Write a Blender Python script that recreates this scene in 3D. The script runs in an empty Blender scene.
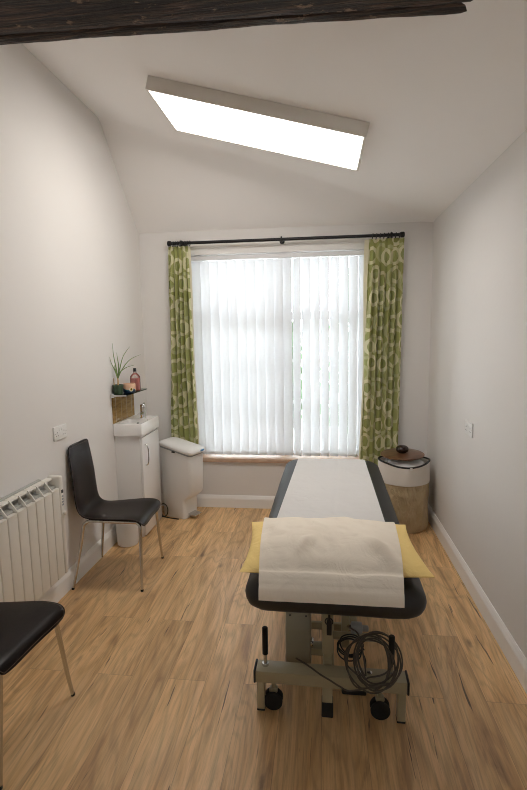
import bpy, bmesh, math, random
from mathutils import Vector, Matrix, noise

random.seed(7)
sc = bpy.context.scene
COL = sc.collection
PI = math.pi

# ------------------------------------------------------------------ helpers
def V(*a):
    return Vector(a)

def merge(bm, t):
    me = bpy.data.meshes.new('tmp')
    t.to_mesh(me); t.free()
    bm.from_mesh(me)
    bpy.data.meshes.remove(me)

def box(bm, lo, hi, bevel=0.0, seg=2, rot=None, pivot=None):
    t = bmesh.new()
    bmesh.ops.create_cube(t, size=1.0)
    c = [(a + b) / 2 for a, b in zip(lo, hi)]
    s = [abs(b - a) for a, b in zip(lo, hi)]
    for v in t.verts:
        v.co = Vector((v.co.x * s[0], v.co.y * s[1], v.co.z * s[2]))
    if bevel > 0:
        bmesh.ops.bevel(t, geom=list(t.edges), offset=min(bevel, min(s) * 0.49), segments=seg, profile=0.5, affect='EDGES')
    if rot is not None:
        bmesh.ops.transform(t, matrix=rot, verts=t.verts)
    bmesh.ops.translate(t, vec=Vector(c), verts=t.verts)
    merge(bm, t)
    return bm

def loft(bm, rings, cap0=True, cap1=True, closed=False):
    vs = [[bm.verts.new(p) for p in r] for r in rings]
    n = len(vs[0])
    m = len(vs)
    for i in range(m if closed else m - 1):
        a, b = vs[i], vs[(i + 1) % m]
        for j in range(n):
            bm.faces.new((a[j], a[(j + 1) % n], b[(j + 1) % n], b[j]))
    if not closed:
        if cap0: bm.faces.new(list(reversed(vs[0])))
        if cap1: bm.faces.new(vs[-1])
    return bm

def tube(bm, pts, r, n=10, closed=False):
    pts = [Vector(p) for p in pts]
    m = len(pts)
    rr = r if isinstance(r, (list, tuple)) else [r] * m
    rings = []
    up = None
    for i, p in enumerate(pts):
        if closed:
            d = pts[(i + 1) % m] - pts[i - 1]
        else:
            d = pts[min(i + 1, m - 1)] - pts[max(i - 1, 0)]
        d.normalize()
        if up is None:
            up = d.orthogonal().normalized()
        else:
            up = (up - d * up.dot(d))
            if up.length < 1e-6: up = d.orthogonal()
            up.normalize()
        s = d.cross(up)
        rings.append([p + (up * math.cos(2 * PI * k / n) + s * math.sin(2 * PI * k / n)) * rr[i] for k in range(n)])
    return loft(bm, rings, closed=closed)

def smooth_path(pts, sub=6, closed=False):
    pts = [Vector(p) for p in pts]
    out = []
    m = len(pts)
    for i in range(m if closed else m - 1):
        p0 = pts[(i - 1) % m] if closed else pts[max(i - 1, 0)]
        p1 = pts[i]
        p2 = pts[(i + 1) % m]
        p3 = pts[(i + 2) % m] if closed else pts[min(i + 2, m - 1)]
        for k in range(sub):
            t = k / sub
            out.append(0.5 * ((2 * p1) + (p2 - p0) * t + (2 * p0 - 5 * p1 + 4 * p2 - p3) * t * t + (3 * p1 - p0 - 3 * p2 + p3) * t ** 3))
    if not closed: out.append(pts[-1])
    return out

def lathe(bm, prof, n=32, c=(0, 0, 0)):
    rings = []
    for r, z in prof:
        r = max(r, 1e-4)
        rings.append([Vector((c[0] + r * math.cos(2 * PI * k / n), c[1] + r * math.sin(2 * PI * k / n), c[2] + z)) for k in range(n)])
    return loft(bm, rings)

def cyl(bm, a, b, r, n=20, bev=0.0):
    a, b = Vector(a), Vector(b)
    d = (b - a).normalized()
    if bev > 0:
        return tube(bm, [a, a + d * 1e-5, a + d * bev, b - d * bev, b - d * 1e-5, b], [r - bev, r - bev, r, r, r - bev, r - bev], n)
    return tube(bm, [a, b], r, n)

def prism(bm, poly, f0, f1):
    """poly: list of 2D; f0,f1 map 2D -> 3D for both ends"""
    return loft(bm, [[Vector(f0(*p)) for p in poly], [Vector(f1(*p)) for p in poly]])

def rrect(hx0, hx1, hy0, hy1, r, z, n=6):
    """rounded rectangle ring between x hx0..hx1 and y hy0..hy1"""
    r = min(r, (hx1 - hx0) / 2 * .999, (hy1 - hy0) / 2 * .999)
    out = []
    for cx, cy, a0 in ((hx1 - r, hy1 - r, 0), (hx0 + r, hy1 - r, PI / 2), (hx0 + r, hy0 + r, PI), (hx1 - r, hy0 + r, 1.5 * PI)):
        for k in range(n + 1):
            a = a0 + PI / 2 * k / n
            out.append(Vector((cx + r * math.cos(a), cy + r * math.sin(a), z)))
    return out

def obj(name, bm, mat, parent=None, smooth=35, world=False, label=None):
    if world and parent is not None:
        M = Matrix()
        q = parent
        while q is not None:
            M = Matrix.LocRotScale(q.location, q.rotation_euler, None) @ M
            q = q.parent
        bmesh.ops.transform(bm, matrix=M.inverted(), verts=bm.verts)
    bmesh.ops.recalc_face_normals(bm, faces=bm.faces)
    me = bpy.data.meshes.new(name)
    if smooth:
        for f in bm.faces: f.smooth = True
        ang = math.radians(smooth)
        for e in bm.edges:
            if len(e.link_faces) == 2 and e.calc_face_angle(0) > ang: e.smooth = False
    bm.to_mesh(me); bm.free()
    o = bpy.data.objects.new(name, me)
    if mat: me.materials.append(mat)
    COL.objects.link(o)
    if parent: o.parent = parent
    if label: o['label'] = label
    return o

def tag(o, label, cat, group=None, kind=None):
    o['label'] = label; o['category'] = cat
    if group: o['group'] = group
    if kind: o['kind'] = kind
    return o

def thing(name, label, cat, loc=(0, 0, 0), rotz=0.0, group=None):
    o = bpy.data.objects.new(name, None)
    o.empty_display_size = .1
    COL.objects.link(o)
    o.location = loc; o.rotation_euler = (0, 0, rotz)
    return tag(o, label, cat, group)

def copy_tree(o, parent=None):
    c = o.copy(); COL.objects.link(c)
    if parent: c.parent = parent
    for ch in list(o.children): copy_tree(ch, c)
    return c

def grid(bm, nu, nv, fn, thick=0.0, uv=None):
    """surface fn(u,v)->Vector ; thick: extruded along -normal (approx) as a closed shell"""
    P = [[Vector(fn(i / nu, j / nv)) for j in range(nv + 1)] for i in range(nu + 1)]
    top = [[bm.verts.new(P[i][j]) for j in range(nv + 1)] for i in range(nu + 1)]
    uvl = bm.loops.layers.uv.new('UVMap') if uv else None
    def face(vs, ij):
        f = bm.faces.new(vs)
        if uvl:
            for l, (i, j) in zip(f.loops, ij): l[uvl].uv = uv(i / nu, j / nv)
    for i in range(nu):
        for j in range(nv):
            face((top[i][j], top[i + 1][j], top[i + 1][j + 1], top[i][j + 1]), ((i, j), (i + 1, j), (i + 1, j + 1), (i, j + 1)))
    if thick:
        bot = []
        for i in range(nu + 1):
            row = []
            for j in range(nv + 1):
                a = P[min(i + 1, nu)][j] - P[max(i - 1, 0)][j]
                b = P[i][min(j + 1, nv)] - P[i][max(j - 1, 0)]
                n = a.cross(b); n.normalize()
                row.append(bm.verts.new(P[i][j] - n * thick))
            bot.append(row)
        for i in range(nu):
            for j in range(nv):
                face((bot[i][j], bot[i][j + 1], bot[i + 1][j + 1], bot[i + 1][j]), ((i, j), (i, j + 1), (i + 1, j + 1), (i + 1, j)))
        for i in range(nu):
            face((top[i][0], bot[i][0], bot[i + 1][0], top[i + 1][0]), ((i, 0), (i, 0), (i + 1, 0), (i + 1, 0)))
            face((top[i][nv], top[i + 1][nv], bot[i + 1][nv], bot[i][nv]), ((i, nv), (i + 1, nv), (i + 1, nv), (i, nv)))
        for j in range(nv):
            face((top[0][j], top[0][j + 1], bot[0][j + 1], bot[0][j]), ((0, j), (0, j + 1), (0, j + 1), (0, j)))
            face((top[nu][j], bot[nu][j], bot[nu][j + 1], top[nu][j + 1]), ((nu, j), (nu, j), (nu, j + 1), (nu, j + 1)))
    return bm

def interp(tab, x):
    if x <= tab[0][0]: return tab[0][1]
    for (a, fa), (b, fb) in zip(tab, tab[1:]):
        if x <= b:
            t = (x - a) / (b - a)
            return fa + (fb - fa) * t
    return tab[-1][1]

def sstep(a, b, x):
    t = max(0., min(1., (x - a) / (b - a)))
    return t * t * (3 - 2 * t)

# ------------------------------------------------------------------ materials
def lin(c):
    return tuple((x / 255 / 12.92) if x / 255 <= .04045 else ((x / 255 + .055) / 1.055) ** 2.4 for x in c)

class NT:
    def __init__(s, name):
        s.m = bpy.data.materials.new(name); s.m.use_nodes = True
        s.t = s.m.node_tree; s.t.nodes.clear()
        s.out = s.n('ShaderNodeOutputMaterial')
        s.b = s.n('ShaderNodeBsdfPrincipled')
        s.l(s.b.outputs[0], s.out.inputs[0])
    def n(s, k, **kw):
        n = s.t.nodes.new(k)
        for a, b in kw.items(): setattr(n, a, b)
        return n
    def l(s, a, b): s.t.links.new(a, b)
    def put(s, sock, v):
        if hasattr(v, 'links') or isinstance(v, bpy.types.NodeSocket): s.l(v, sock)
        elif isinstance(v, (tuple, list)) and sock.type == 'RGBA': sock.default_value = (*v[:3], 1)
        else: sock.default_value = v
    def set(s, **kw):
        names = dict(color='Base Color', rough='Roughness', metal='Metallic', spec='Specular IOR Level', coat='Coat Weight', sheen='Sheen Weight',
                     trans='Transmission Weight', ior='IOR', emc='Emission Color', ems='Emission Strength', normal='Normal', coatr='Coat Roughness', sss='Subsurface Weight')
        for k, v in kw.items(): s.put(s.b.inputs[names[k]], v)
        return s
    def math(s, op, a, b=None, c=None, clamp=False):
        n = s.n('ShaderNodeMath', operation=op, use_clamp=clamp)
        for i, v in enumerate((a, b, c)):
            if v is not None: s.put(n.inputs[i], v)
        return n.outputs[0]
    def coord(s, which='Object', scale=(1, 1, 1), rot=(0, 0, 0), loc=(0, 0, 0)):
        c = s.n('ShaderNodeTexCoord'); m = s.n('ShaderNodeMapping')
        s.l(c.outputs[which], m.inputs[0])
        m.inputs['Scale'].default_value = scale; m.inputs['Rotation'].default_value = rot; m.inputs['Location'].default_value = loc
        return m.outputs[0]
    def noise(s, vec, scale=5, detail=4, rough=.5, dist=0):
        n = s.n('ShaderNodeTexNoise')
        s.l(vec, n.inputs['Vector'])
        n.inputs['Scale'].default_value = scale; n.inputs['Detail'].default_value = detail
        n.inputs['Roughness'].default_value = rough; n.inputs['Distortion'].default_value = dist
        return n.outputs[0]
    def ramp(s, fac, stops, interp='LINEAR'):
        n = s.n('ShaderNodeValToRGB'); s.l(fac, n.inputs[0])
        r = n.color_ramp; r.interpolation = interp
        while len(r.elements) < len(stops): r.elements.new(.5)
        for e, (p, c) in zip(r.elements, stops):
            e.position = p; e.color = (*c[:3], 1) if isinstance(c, (tuple, list)) else (c, c, c, 1)
        return n.outputs[0]
    def mix(s, fac, a, b, mode='MIX'):
        n = s.n('ShaderNodeMix', data_type='RGBA', blend_type=mode)
        s.put(n.inputs[0], fac); s.put(n.inputs[6], a); s.put(n.inputs[7], b)
        return n.outputs[2]
    def bump(s, h, strength=.3, dist=.01, normal=None):
        n = s.n('ShaderNodeBump')
        n.inputs['Strength'].default_value = strength; n.inputs['Distance'].default_value = dist
        s.l(h, n.inputs['Height'])
        if normal: s.l(normal, n.inputs['Normal'])
        return n.outputs[0]

def simple(name, col, rough=.5, metal=0, spec=.5, var=.04, vscale=8, bump=0, bscale=60, **kw):
    m = NT(name)
    vec = m.coord()
    f = m.noise(vec, vscale, 3)
    hi = tuple(min(1, c * (1 + var)) for c in col); lo = tuple(c * (1 - var) for c in col)
    m.set(color=m.ramp(f, [(.3, lo), (.7, hi)]), rough=rough, metal=metal, spec=spec, **kw)
    if bump: m.set(normal=m.bump(m.noise(vec, bscale, 4), bump, .004))
    return m.m

WALLC = (.785, .762, .74)
M = {}
M['wall'] = simple('wall_paint', WALLC, .75, spec=.25, var=.012, vscale=1.6, bump=.12, bscale=25)
M['ceil'] = simple('ceiling_paint', (.935, .912, .892), .85, spec=.2, var=.01, vscale=1.2, bump=.12, bscale=9)
M['trim'] = simple('trim_paint', (.90, .885, .86), .35, spec=.45, var=.01)
M['sill'] = simple('sill_wood', lin((196, 166, 143)), .5, var=.12, vscale=14)
M['upvc'] = simple('window_frame_white', (.85, .85, .86), .4, var=.01)
M['chrome'] = simple('chrome', (.78, .78, .78), .12, metal=1, var=.01)
M['nickel'] = simple('satin_nickel', (.62, .605, .585), .20, metal=1, var=.02)
M['ceramic'] = simple('ceramic', (.86, .84, .82), .12, spec=.6, var=.005)
M['gloss_white'] = simple('gloss_white_board', (.83, .81, .79), .18, spec=.5, var=.005)
M['plastic_white'] = simple('white_plastic', (.80, .79, .77), .35, spec=.45, var=.01)
M['rad_white'] = simple('radiator_enamel', (.79, .76, .70), .35, spec=.45, var=.01)
M['grey_plastic'] = simple('grey_plastic', (.32, .33, .33), .45, var=.03)
M['rad_grey'] = simple('grille_grey', (.42, .42, .39), .5, var=.03)
M['black_plastic'] = simple('black_plastic', (.012, .012, .013), .4, spec=.4)
M['rubber'] = simple('black_rubber', (.014, .014, .014), .65, spec=.3)
M['iron'] = simple('black_iron', (.008, .008, .009), .4, spec=.45, metal=.0)
M['leather'] = simple('dark_brown_leather', (.0105, .0066, .0060), .30, spec=.20, var=.12, vscale=20, bump=.10, bscale=220)
M['stitch'] = simple('stitch_thread', (.10, .075, .06), .6)
M['blue'] = simple('blue_label', lin((90, 150, 205)), .5)
M['bed_paint'] = simple('cream_grey_enamel', lin((162, 151, 122)), .35, spec=.45, var=.02)
M['bed_box'] = simple('grey_beige_plastic', lin((150, 143, 122)), .5, var=.02)
M['cable_grey'] = simple('grey_cable', lin((76, 69, 58)), .5)
M['cable_black'] = simple('black_cable', (.01, .01, .01), .5)
M['soil'] = simple('soil', (.05, .03, .02), .9, var=.3, vscale=80)
M['pot'] = simple('dark_green_glaze', lin((58, 78, 56)), .3, var=.12, vscale=30)
M['stick'] = simple('pale_stick', lin((196, 160, 110)), .7)
M['wax'] = simple('brown_wax', lin((110, 80, 50)), .6)
M['seal'] = simple('grey_rim', lin((150, 156, 160)), .3)
M['led_frame'] = simple('fitting_frame', (.80, .765, .71), .45, var=.01)
M['slot'] = simple('dark_slot', (.05, .045, .04), .6)
m = NT('taupe_canvas'); vec = m.coord()
m.set(color=m.ramp(m.noise(vec, 10, 3), [(.3, lin((176, 156, 122))), (.7, lin((194, 174, 140)))]), rough=.7, spec=.25, sheen=.1)
m.set(normal=m.bump(m.noise(m.coord(scale=(1.5, 1.5, .7)), 13, 4, .55, 1.2), .9, .03)); M['taupe'] = m.m
M['liner'] = simple('white_cotton_liner', lin((226, 220, 212)), .85, spec=.2, var=.03, bump=.25, bscale=40)
M['piping'] = simple('black_piping', (.012, .012, .014), .6)
M['tissue'] = simple('white_tissue', (.8, .79, .77), .9, var=.04)
M['knobwood'] = simple('dark_knob_wood', lin((44, 28, 24)), .25, spec=.6, var=.2, vscale=30)

# vinyl of the couch
m = NT('couch_vinyl'); vec = m.coord()
m.set(color=m.ramp(m.noise(vec, 9, 3), [(.3, (.011, .012, .012)), (.7, (.016, .017, .017))]), rough=.45, spec=.5)
m.set(normal=m.bump(m.noise(m.coord(scale=(1, 1, 1)), 160, 3), .15, .002)); M['vinyl'] = m.m

# paper sheets and pillow cotton
def paper(name, col, crease=.5):
    m = NT(name); vec = m.coord()
    m.set(color=m.ramp(m.noise(vec, 5, 3), [(.3, tuple(c * .975 for c in col)), (.7, col)]), rough=.8, spec=.2)
    h1 = m.noise(vec, 11, 3, .5, 1.2); h2 = m.noise(vec, 260, 2)
    h = m.math('ADD', h1, m.math('MULTIPLY', h2, .05))
    m.set(normal=m.bump(h, crease, .012))
    return m.m
M['paper'] = paper('white_couch_paper', (.72, .705, .69), .35)
M['sheet'] = paper('cream_paper_sheet', (.93, .845, .725), .4)
M['pillow'] = paper('yellow_cotton', lin((252, 222, 148)), .6)

# floor: rustic oak planks running along Y
m = NT('oak_plank_floor')
vec = m.coord('Object')
sep = m.n('ShaderNodeSeparateXYZ'); m.l(vec, sep.inputs[0])
sw = m.n('ShaderNodeCombineXYZ'); m.l(sep.outputs[1], sw.inputs[0]); m.l(sep.outputs[0], sw.inputs[1])
def brick(scale, c1, c2, mortar):
    b = m.n('ShaderNodeTexBrick', offset=.37, offset_frequency=2, squash=1)
    m.l(sw.outputs[0], b.inputs['Vector'])
    b.inputs['Scale'].default_value = scale; b.inputs['Brick Width'].default_value = 1.22; b.inputs['Row Height'].default_value = .178
    b.inputs['Mortar Size'].default_value = mortar; b.inputs['Mortar Smooth'].default_value = .1; b.inputs['Bias'].default_value = 0
    b.inputs['Color1'].default_value = (*c1, 1); b.inputs['Color2'].default_value = (*c2, 1); b.inputs['Mortar'].default_value = (0, 0, 0, 1)
    return b
bk = brick(1, (0, 0, 0), (1, 1, 1), .0)
pid = bk.outputs['Color']
seam = brick(1, (1, 1, 1), (1, 1, 1), .0011).outputs['Fac']
rid = m.n('ShaderNodeTexWhiteNoise', noise_dimensions='1D'); m.l(pid, rid.inputs['W'])
off = m.n('ShaderNodeVectorMath', operation='SCALE'); m.l(rid.outputs['Color'], off.inputs[0]); off.inputs['Scale'].default_value = 37
addv = m.n('ShaderNodeVectorMath', operation='ADD'); m.l(vec, addv.inputs[0]); m.l(off.outputs[0], addv.inputs[1])
def mapv(scale):
    mp = m.n('ShaderNodeMapping'); m.l(addv.outputs[0], mp.inputs[0]); mp.inputs['Scale'].default_value = scale
    return mp.outputs[0]
g1 = m.noise(mapv((6.5, .8, 1)), 1.5, 5, .55, 1.6)
g2 = m.noise(mapv((60, 2.2, 1)), 2.2, 5, .65, .6)
base = m.ramp(g1, [(.22, lin((124, 93, 62))), (.42, lin((174, 138, 95))), (.60, lin((196, 162, 117))), (.80, lin((146, 112, 76)))])
base = m.mix(m.ramp(m.noise(mapv((5, .8, 1)), 1.3, 4, .6, 1.0), [(.50, 0), (.78, .28)]), base, lin((164, 146, 122)))
fine = m.ramp(g2, [(.3, .72), (.52, 1.0), (.75, 1.06)])
rn = m.noise(mapv((2.6, .42, 1)), 1.5, 2, .45, .5)
rl_ = m.math('SINE', m.math('MULTIPLY', rn, 130.0))
lines = m.ramp(m.math('MULTIPLY_ADD', rl_, .5, .5), [(0, .84), (.3, .985), (1, 1.02)])
base = m.mix(1.0, base, lines, 'MULTIPLY')
c = m.mix(1.0, base, fine, 'MULTIPLY')
tint = m.ramp(pid, [(0, (.86, .84, .82)), (.5, (1, .985, .97)), (1, (1.1, 1.08, 1.05))])
c = m.mix(1.0, c, tint, 'MULTIPLY')
c = m.mix(1.0, c, (1.42, 1.42, 1.42), 'MULTIPLY')
# dark splits along the grain
ck = m.noise(mapv((34, 2.2, 1)), 1.2, 3, .55, .5)
crack = m.ramp(ck, [(.0, 1.0), (.295, 1.0), (.325, 0.0), (1, 0.0)])
c = m.mix(m.math('MULTIPLY', crack, .85), c, lin((40, 28, 20)))
# knots
vo = m.n('ShaderNodeTexVoronoi', feature='F1'); m.l(mapv((5.6, 2.3, 1)), vo.inputs['Vector']); vo.inputs['Scale'].default_value = 1.0
wob = m.math('ADD', vo.outputs['Distance'], m.math('MULTIPLY', m.math('SUBTRACT', m.noise(mapv((14, 9, 1)), 2.5, 3), .5), .14))
kn = m.ramp(wob, [(0, 1.0), (.05, .8), (.10, .25), (.17, 0)])
c = m.mix(m.math('MULTIPLY', kn, .75), c, lin((88, 62, 44)))
c = m.mix(m.math('MULTIPLY', seam, .42), c, lin((70, 50, 36)))
m.set(color=c, rough=m.ramp(g2, [(.3, .42), (.7, .29)]), spec=.75)
hh = m.math('SUBTRACT', m.math('MULTIPLY', g2, .25), m.math('ADD', m.math('MULTIPLY', seam, 1.0), m.math('MULTIPLY', crack, .5)))
m.set(normal=m.bump(hh, .25, .002))
M['floor'] = m.m

# old beam
m = NT('old_dark_timber')
v1 = m.coord('Object', (1.6, 26, 26))
n1 = m.noise(v1, 3, 7, .65, .8)
cc = m.ramp(n1, [(.30, (.005, .0035, .003)), (.48, (.020, .011, .007)), (.60, (.075, .040, .025)), (.78, (.20, .12, .08))])
v2 = m.coord('Object', (5, 9, 9)); n2 = m.noise(v2, 2.6, 5, .7)
chips = m.ramp(n2, [(.0, 0), (.60, 0), (.66, 1), (1, 1)])
cc = m.mix(m.math('MULTIPLY', chips, .55), cc, lin((172, 138, 108)))
m.set(color=cc, rough=.62, spec=.35, normal=m.bump(n1, .9, .02)); M['beam'] = m.m

# wood lid
m = NT('turned_lid_wood')
n1 = m.noise(m.coord('Object', (2, 22, 4)), 2, 5, .6, .6)
m.set(color=m.ramp(n1, [(.25, lin((66, 42, 27))), (.55, lin((108, 72, 48))), (.8, lin((134, 94, 64)))]), rough=.3, spec=.5, coat=.3); M['lidwood'] = m.m

# splashback tiles (brown glass strip tiles)
m = NT('brown_strip_tiles')
co = m.n('ShaderNodeTexCoord'); se = m.n('ShaderNodeSeparateXYZ'); m.l(co.outputs['Object'], se.inputs[0])
n1 = m.noise(m.coord('Object', (4, 4, 18)), 2, 5, .6, .8)
tc = m.ramp(n1, [(.25, lin((106, 80, 38))), (.5, lin((156, 122, 66))), (.75, lin((186, 154, 96)))])
fr = m.math('FRACT', m.math('DIVIDE', se.outputs[1], .104))
gr = m.math('LESS_THAN', fr, .055)
m.set(color=m.mix(gr, tc, lin((196, 184, 160))), rough=.22, spec=.5); M['tiles'] = m.m

# curtain print: pale rings on green, in cloth (uv) metres
m = NT('green_ring_print')
uv = m.n('ShaderNodeTexCoord').outputs['UV']
def rings(scale, ox, oy, r0, r1, rnd):
    mp = m.n('ShaderNodeMapping'); m.l(uv, mp.inputs[0]); mp.inputs['Location'].default_value = (ox, oy, 0)
    vo = m.n('ShaderNodeTexVoronoi', feature='F1', voronoi_dimensions='2D'); m.l(mp.outputs[0], vo.inputs['Vector'])
    vo.inputs['Scale'].default_value = scale; vo.inputs['Randomness'].default_value = rnd
    d = vo.outputs['Distance']
    ring = m.math('MULTIPLY', m.math('GREATER_THAN', d, r0), m.math('LESS_THAN', d, r1))
    core = m.math('LESS_THAN', d, r0)
    return ring, core
ra, ca = rings(5.7, 0, 0, .26, .42, .45)
rb, cb = rings(5.2, 3.3, 1.7, .28, .42, .5)
weave = m.noise(m.coord('UV', (1, 1, 1)), 420, 2)
gcol = m.ramp(weave, [(.3, lin((160, 164, 98))), (.7, lin((178, 180, 116)))])
k = m.mix(m.math('MULTIPLY', cb, .35), gcol, lin((194, 196, 142)))
k = m.mix(m.math('MULTIPLY', rb, .65), k, lin((212, 212, 168)))
k = m.mix(m.math('MULTIPLY', ra, .95), k, lin((232, 228, 194)))
k = m.mix(m.math('MULTIPLY', ca, .5), k, lin((156, 162, 98)))
m.set(color=k, rough=.85, spec=.15, sheen=.15)
tl = m.n('ShaderNodeBsdfTranslucent'); m.l(k, tl.inputs[0])
mx = m.n('ShaderNodeMixShader'); mx.inputs[0].default_value = .18
m.l(m.b.outputs[0], mx.inputs[1]); m.l(tl.outputs[0], mx.inputs[2]); m.l(mx.outputs[0], m.out.inputs[0])
M['curtain'] = m.m

def translucent(name, col, fac, tcol=None, rough=.7):
    m = NT(name); vec = m.coord()
    c = m.ramp(m.noise(vec, 40, 2), [(.3, tuple(x * .985 for x in col)), (.7, col)])
    m.set(color=c, rough=rough, spec=.25)
    tl = m.n('ShaderNodeBsdfTranslucent')
    if tcol: tl.inputs[0].default_value = (*tcol, 1)
    else: m.l(c, tl.inputs[0])
    mx = m.n('ShaderNodeMixShader'); mx.inputs[0].default_value = fac
    m.l(m.b.outputs[0], mx.inputs[1]); m.l(tl.outputs[0], mx.inputs[2]); m.l(mx.outputs[0], m.out.inputs[0])
    return m.m
M['vane'] = translucent('blind_fabric', (.88, .88, .885), .5)
M['lining'] = translucent('cream_lining', lin((232, 226, 200)), .3)
M['leaf'] = translucent('leaf_green', lin((128, 150, 96)), .2, rough=.45)
M['hedge'] = translucent('hedge_leaves', (.10, .22, .07), .3, rough=.5)
M['paving'] = simple('pale_bounce_paving', (.62, .60, .57), .9, var=.1, vscale=3)  # ground colour kept pale to bounce daylight onto blind and ceiling

def glassy(name, tint, refl=.06):
    m = NT(name)
    tr = m.n('ShaderNodeBsdfTransparent'); tr.inputs[0].default_value = (*tint, 1)
    gl = m.n('ShaderNodeBsdfGlossy'); gl.inputs['Roughness'].default_value = .03
    fz = m.n('ShaderNodeFresnel'); fz.inputs[0].default_value = 1.45
    mx = m.n('ShaderNodeMixShader'); m.l(fz.outputs[0], mx.inputs[0])
    m.l(tr.outputs[0], mx.inputs[1]); m.l(gl.outputs[0], mx.inputs[2]); m.l(mx.outputs[0], m.out.inputs[0])
    m.t.nodes.remove(m.b)
    return m.m
M['pane'] = glassy('window_glass', (.95, .97, .96))
M['shelfglass'] = glassy('smoked_shelf_glass', (.42, .50, .47))
M['bottleglass'] = glassy('bottle_glass', (.93, .90, .88))
M['pink'] = simple('pink_wash', lin((244, 160, 152)), .15, spec=.6)

# candle cup: peach above, teal/navy waves below
m = NT('painted_cup')
co = m.n('ShaderNodeTexCoord'); se = m.n('ShaderNodeSeparateXYZ'); m.l(co.outputs['Object'], se.inputs[0])
w = m.math('ADD', se.outputs[2], m.math('MULTIPLY', m.math('SINE', m.math('MULTIPLY', se.outputs[1], 70)), .010))
w = m.math('ADD', w, m.math('MULTIPLY', se.outputs[0], .18))
m.set(color=m.ramp(m.math('MULTIPLY', w, 1 / .08), [(.0, lin((24, 52, 82))), (.30, lin((40, 104, 124))), (.40, lin((232, 190, 160))), (1, lin((236, 196, 166)))], 'CONSTANT'), rough=.3)
M['cup'] = m.m
M['yellow'] = simple('yellow_glaze', lin((232, 190, 70)), .4)
M['white_glaze'] = simple('white_glaze', (.8, .78, .74), .4)

# LED diffuser
m = NT('led_diffuser'); m.t.nodes.remove(m.b)
em = m.n('ShaderNodeEmission'); em.inputs[0].default_value = (1.0, .945, .88, 1); em.inputs[1].default_value = 5.7
m.l(em.outputs[0], m.out.inputs[0]); M['led'] = m.m

# ------------------------------------------------------------------ room
L, R, D, FR = -1.6075, .9202, 4.226, -1.3
CS = -(3.177 - 2.498) / (R - L)
MT = [(-1.6075, .996), (-1.27, .92), (-.53, .76), (.2, .62), (.92, .56)]
def ceil_flat(x): return 3.177 + CS * (x - L)
def ceil_z(x, y):
    a = ceil_flat(x); b = 2.498 + interp(MT, x) * (D - y)
    k = .035
    h = max(0, min(1, .5 + .5 * (b - a) / k))
    return b + (a - b) * h - k * h * (1 - h)

bm = bmesh.new()
NX, NY = 40, 150
def cpt(u, v):
    x = L - .14 + u * (R - L + .28); y = FR - .14 + v * (D + .02 - FR + .14)
    return (x, y, ceil_z(x, y))
grid(bm, NX, NY, cpt, thick=-.12)
tag(obj('ceiling', bm, M['ceil']), 'pale sloping plaster ceiling folding down to the window wall', 'ceiling', kind='structure')

bm = bmesh.new()
box(bm, (L - .15, FR - .15, -.12), (R + .15, D + .25, 0))
tag(obj('floor', bm, M['floor'], smooth=0), 'rustic oak plank floor with dark knots', 'floor', kind='structure')

def side_wall(name, x0, x1, label):
    bm = bmesh.new()
    xs = L if x0 < 0 else R
    poly = [(FR - .15, -.02), (D + .1, -.02)] + [(y, ceil_z(xs, y) + .04) for y in [D + .02 - i * .03 for i in range(40)]] + [(FR - .15, ceil_flat(xs) + .04)]
    prism(bm, poly, lambda a, b: (x0, a, b), lambda a, b: (x1, a, b))
    tag(obj(name, bm, M['wall'], smooth=20), label, 'wall', kind='structure')
side_wall('wall_left', L - .14, L, 'plain white wall on the radiator side')
side_wall('wall_right', R, R + .14, 'plain white wall on the laundry hamper side')
bm = bmesh.new()
F0, F1, G0, G1 = -.65, .05, 1.55, 2.25
o4 = [(L - .14, -.02), (R + .14, -.02), (R + .14, 3.4), (L - .14, 3.4)]
i4 = [(F0, G0), (F1, G0), (F1, G1), (F0, G1)]
fo = [bm.verts.new((a, FR, b)) for a, b in o4]; fi = [bm.verts.new((a, FR, b)) for a, b in i4]
bo = [bm.verts.new((a, FR - .14, b)) for a, b in o4]; bi = [bm.verts.new((a, FR - .14, b)) for a, b in i4]
for k in range(4):
    j = (k + 1) % 4
    bm.faces.new((fo[k], fo[j], fi[j], fi[k])); bm.faces.new((bo[j], bo[k], bi[k], bi[j]))
    bm.faces.new((fi[k], fi[j], bi[j], bi[k])); bm.faces.new((fo[j], fo[k], bo[k], bo[j]))
w2 = bpy.data.objects.new('added_fill_window', None); COL.objects.link(w2); w2.location = ((F0 + F1) / 2, FR - .08, G0)  # added unseen window: daylight fill for surfaces facing the camera
tag(w2, 'added unseen window behind the viewer, letting in fill daylight', 'window', kind='structure')
fb = bmesh.new()
for lo, hi in (((F0, G0), (F0 + .05, G1)), ((F1 - .05, G0), (F1, G1)), ((F0, G0), (F1, G0 + .05)), ((F0, G1 - .05), (F1, G1))):
    box(fb, (lo[0], FR - .11, lo[1]), (hi[0], FR - .05, hi[1]), .003)
obj('window_frame', fb, M['upvc'], w2, world=True)
fb = bmesh.new(); box(fb, (F0 + .045, FR - .082, G0 + .045), (F1 - .045, FR - .078, G1 - .045)); obj('window_pane', fb, M['pane'], w2, world=True, smooth=0)
tag(obj('wall_front', bm, M['wall'], smooth=0), 'plain white wall behind the viewer', 'wall', kind='structure')

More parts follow.
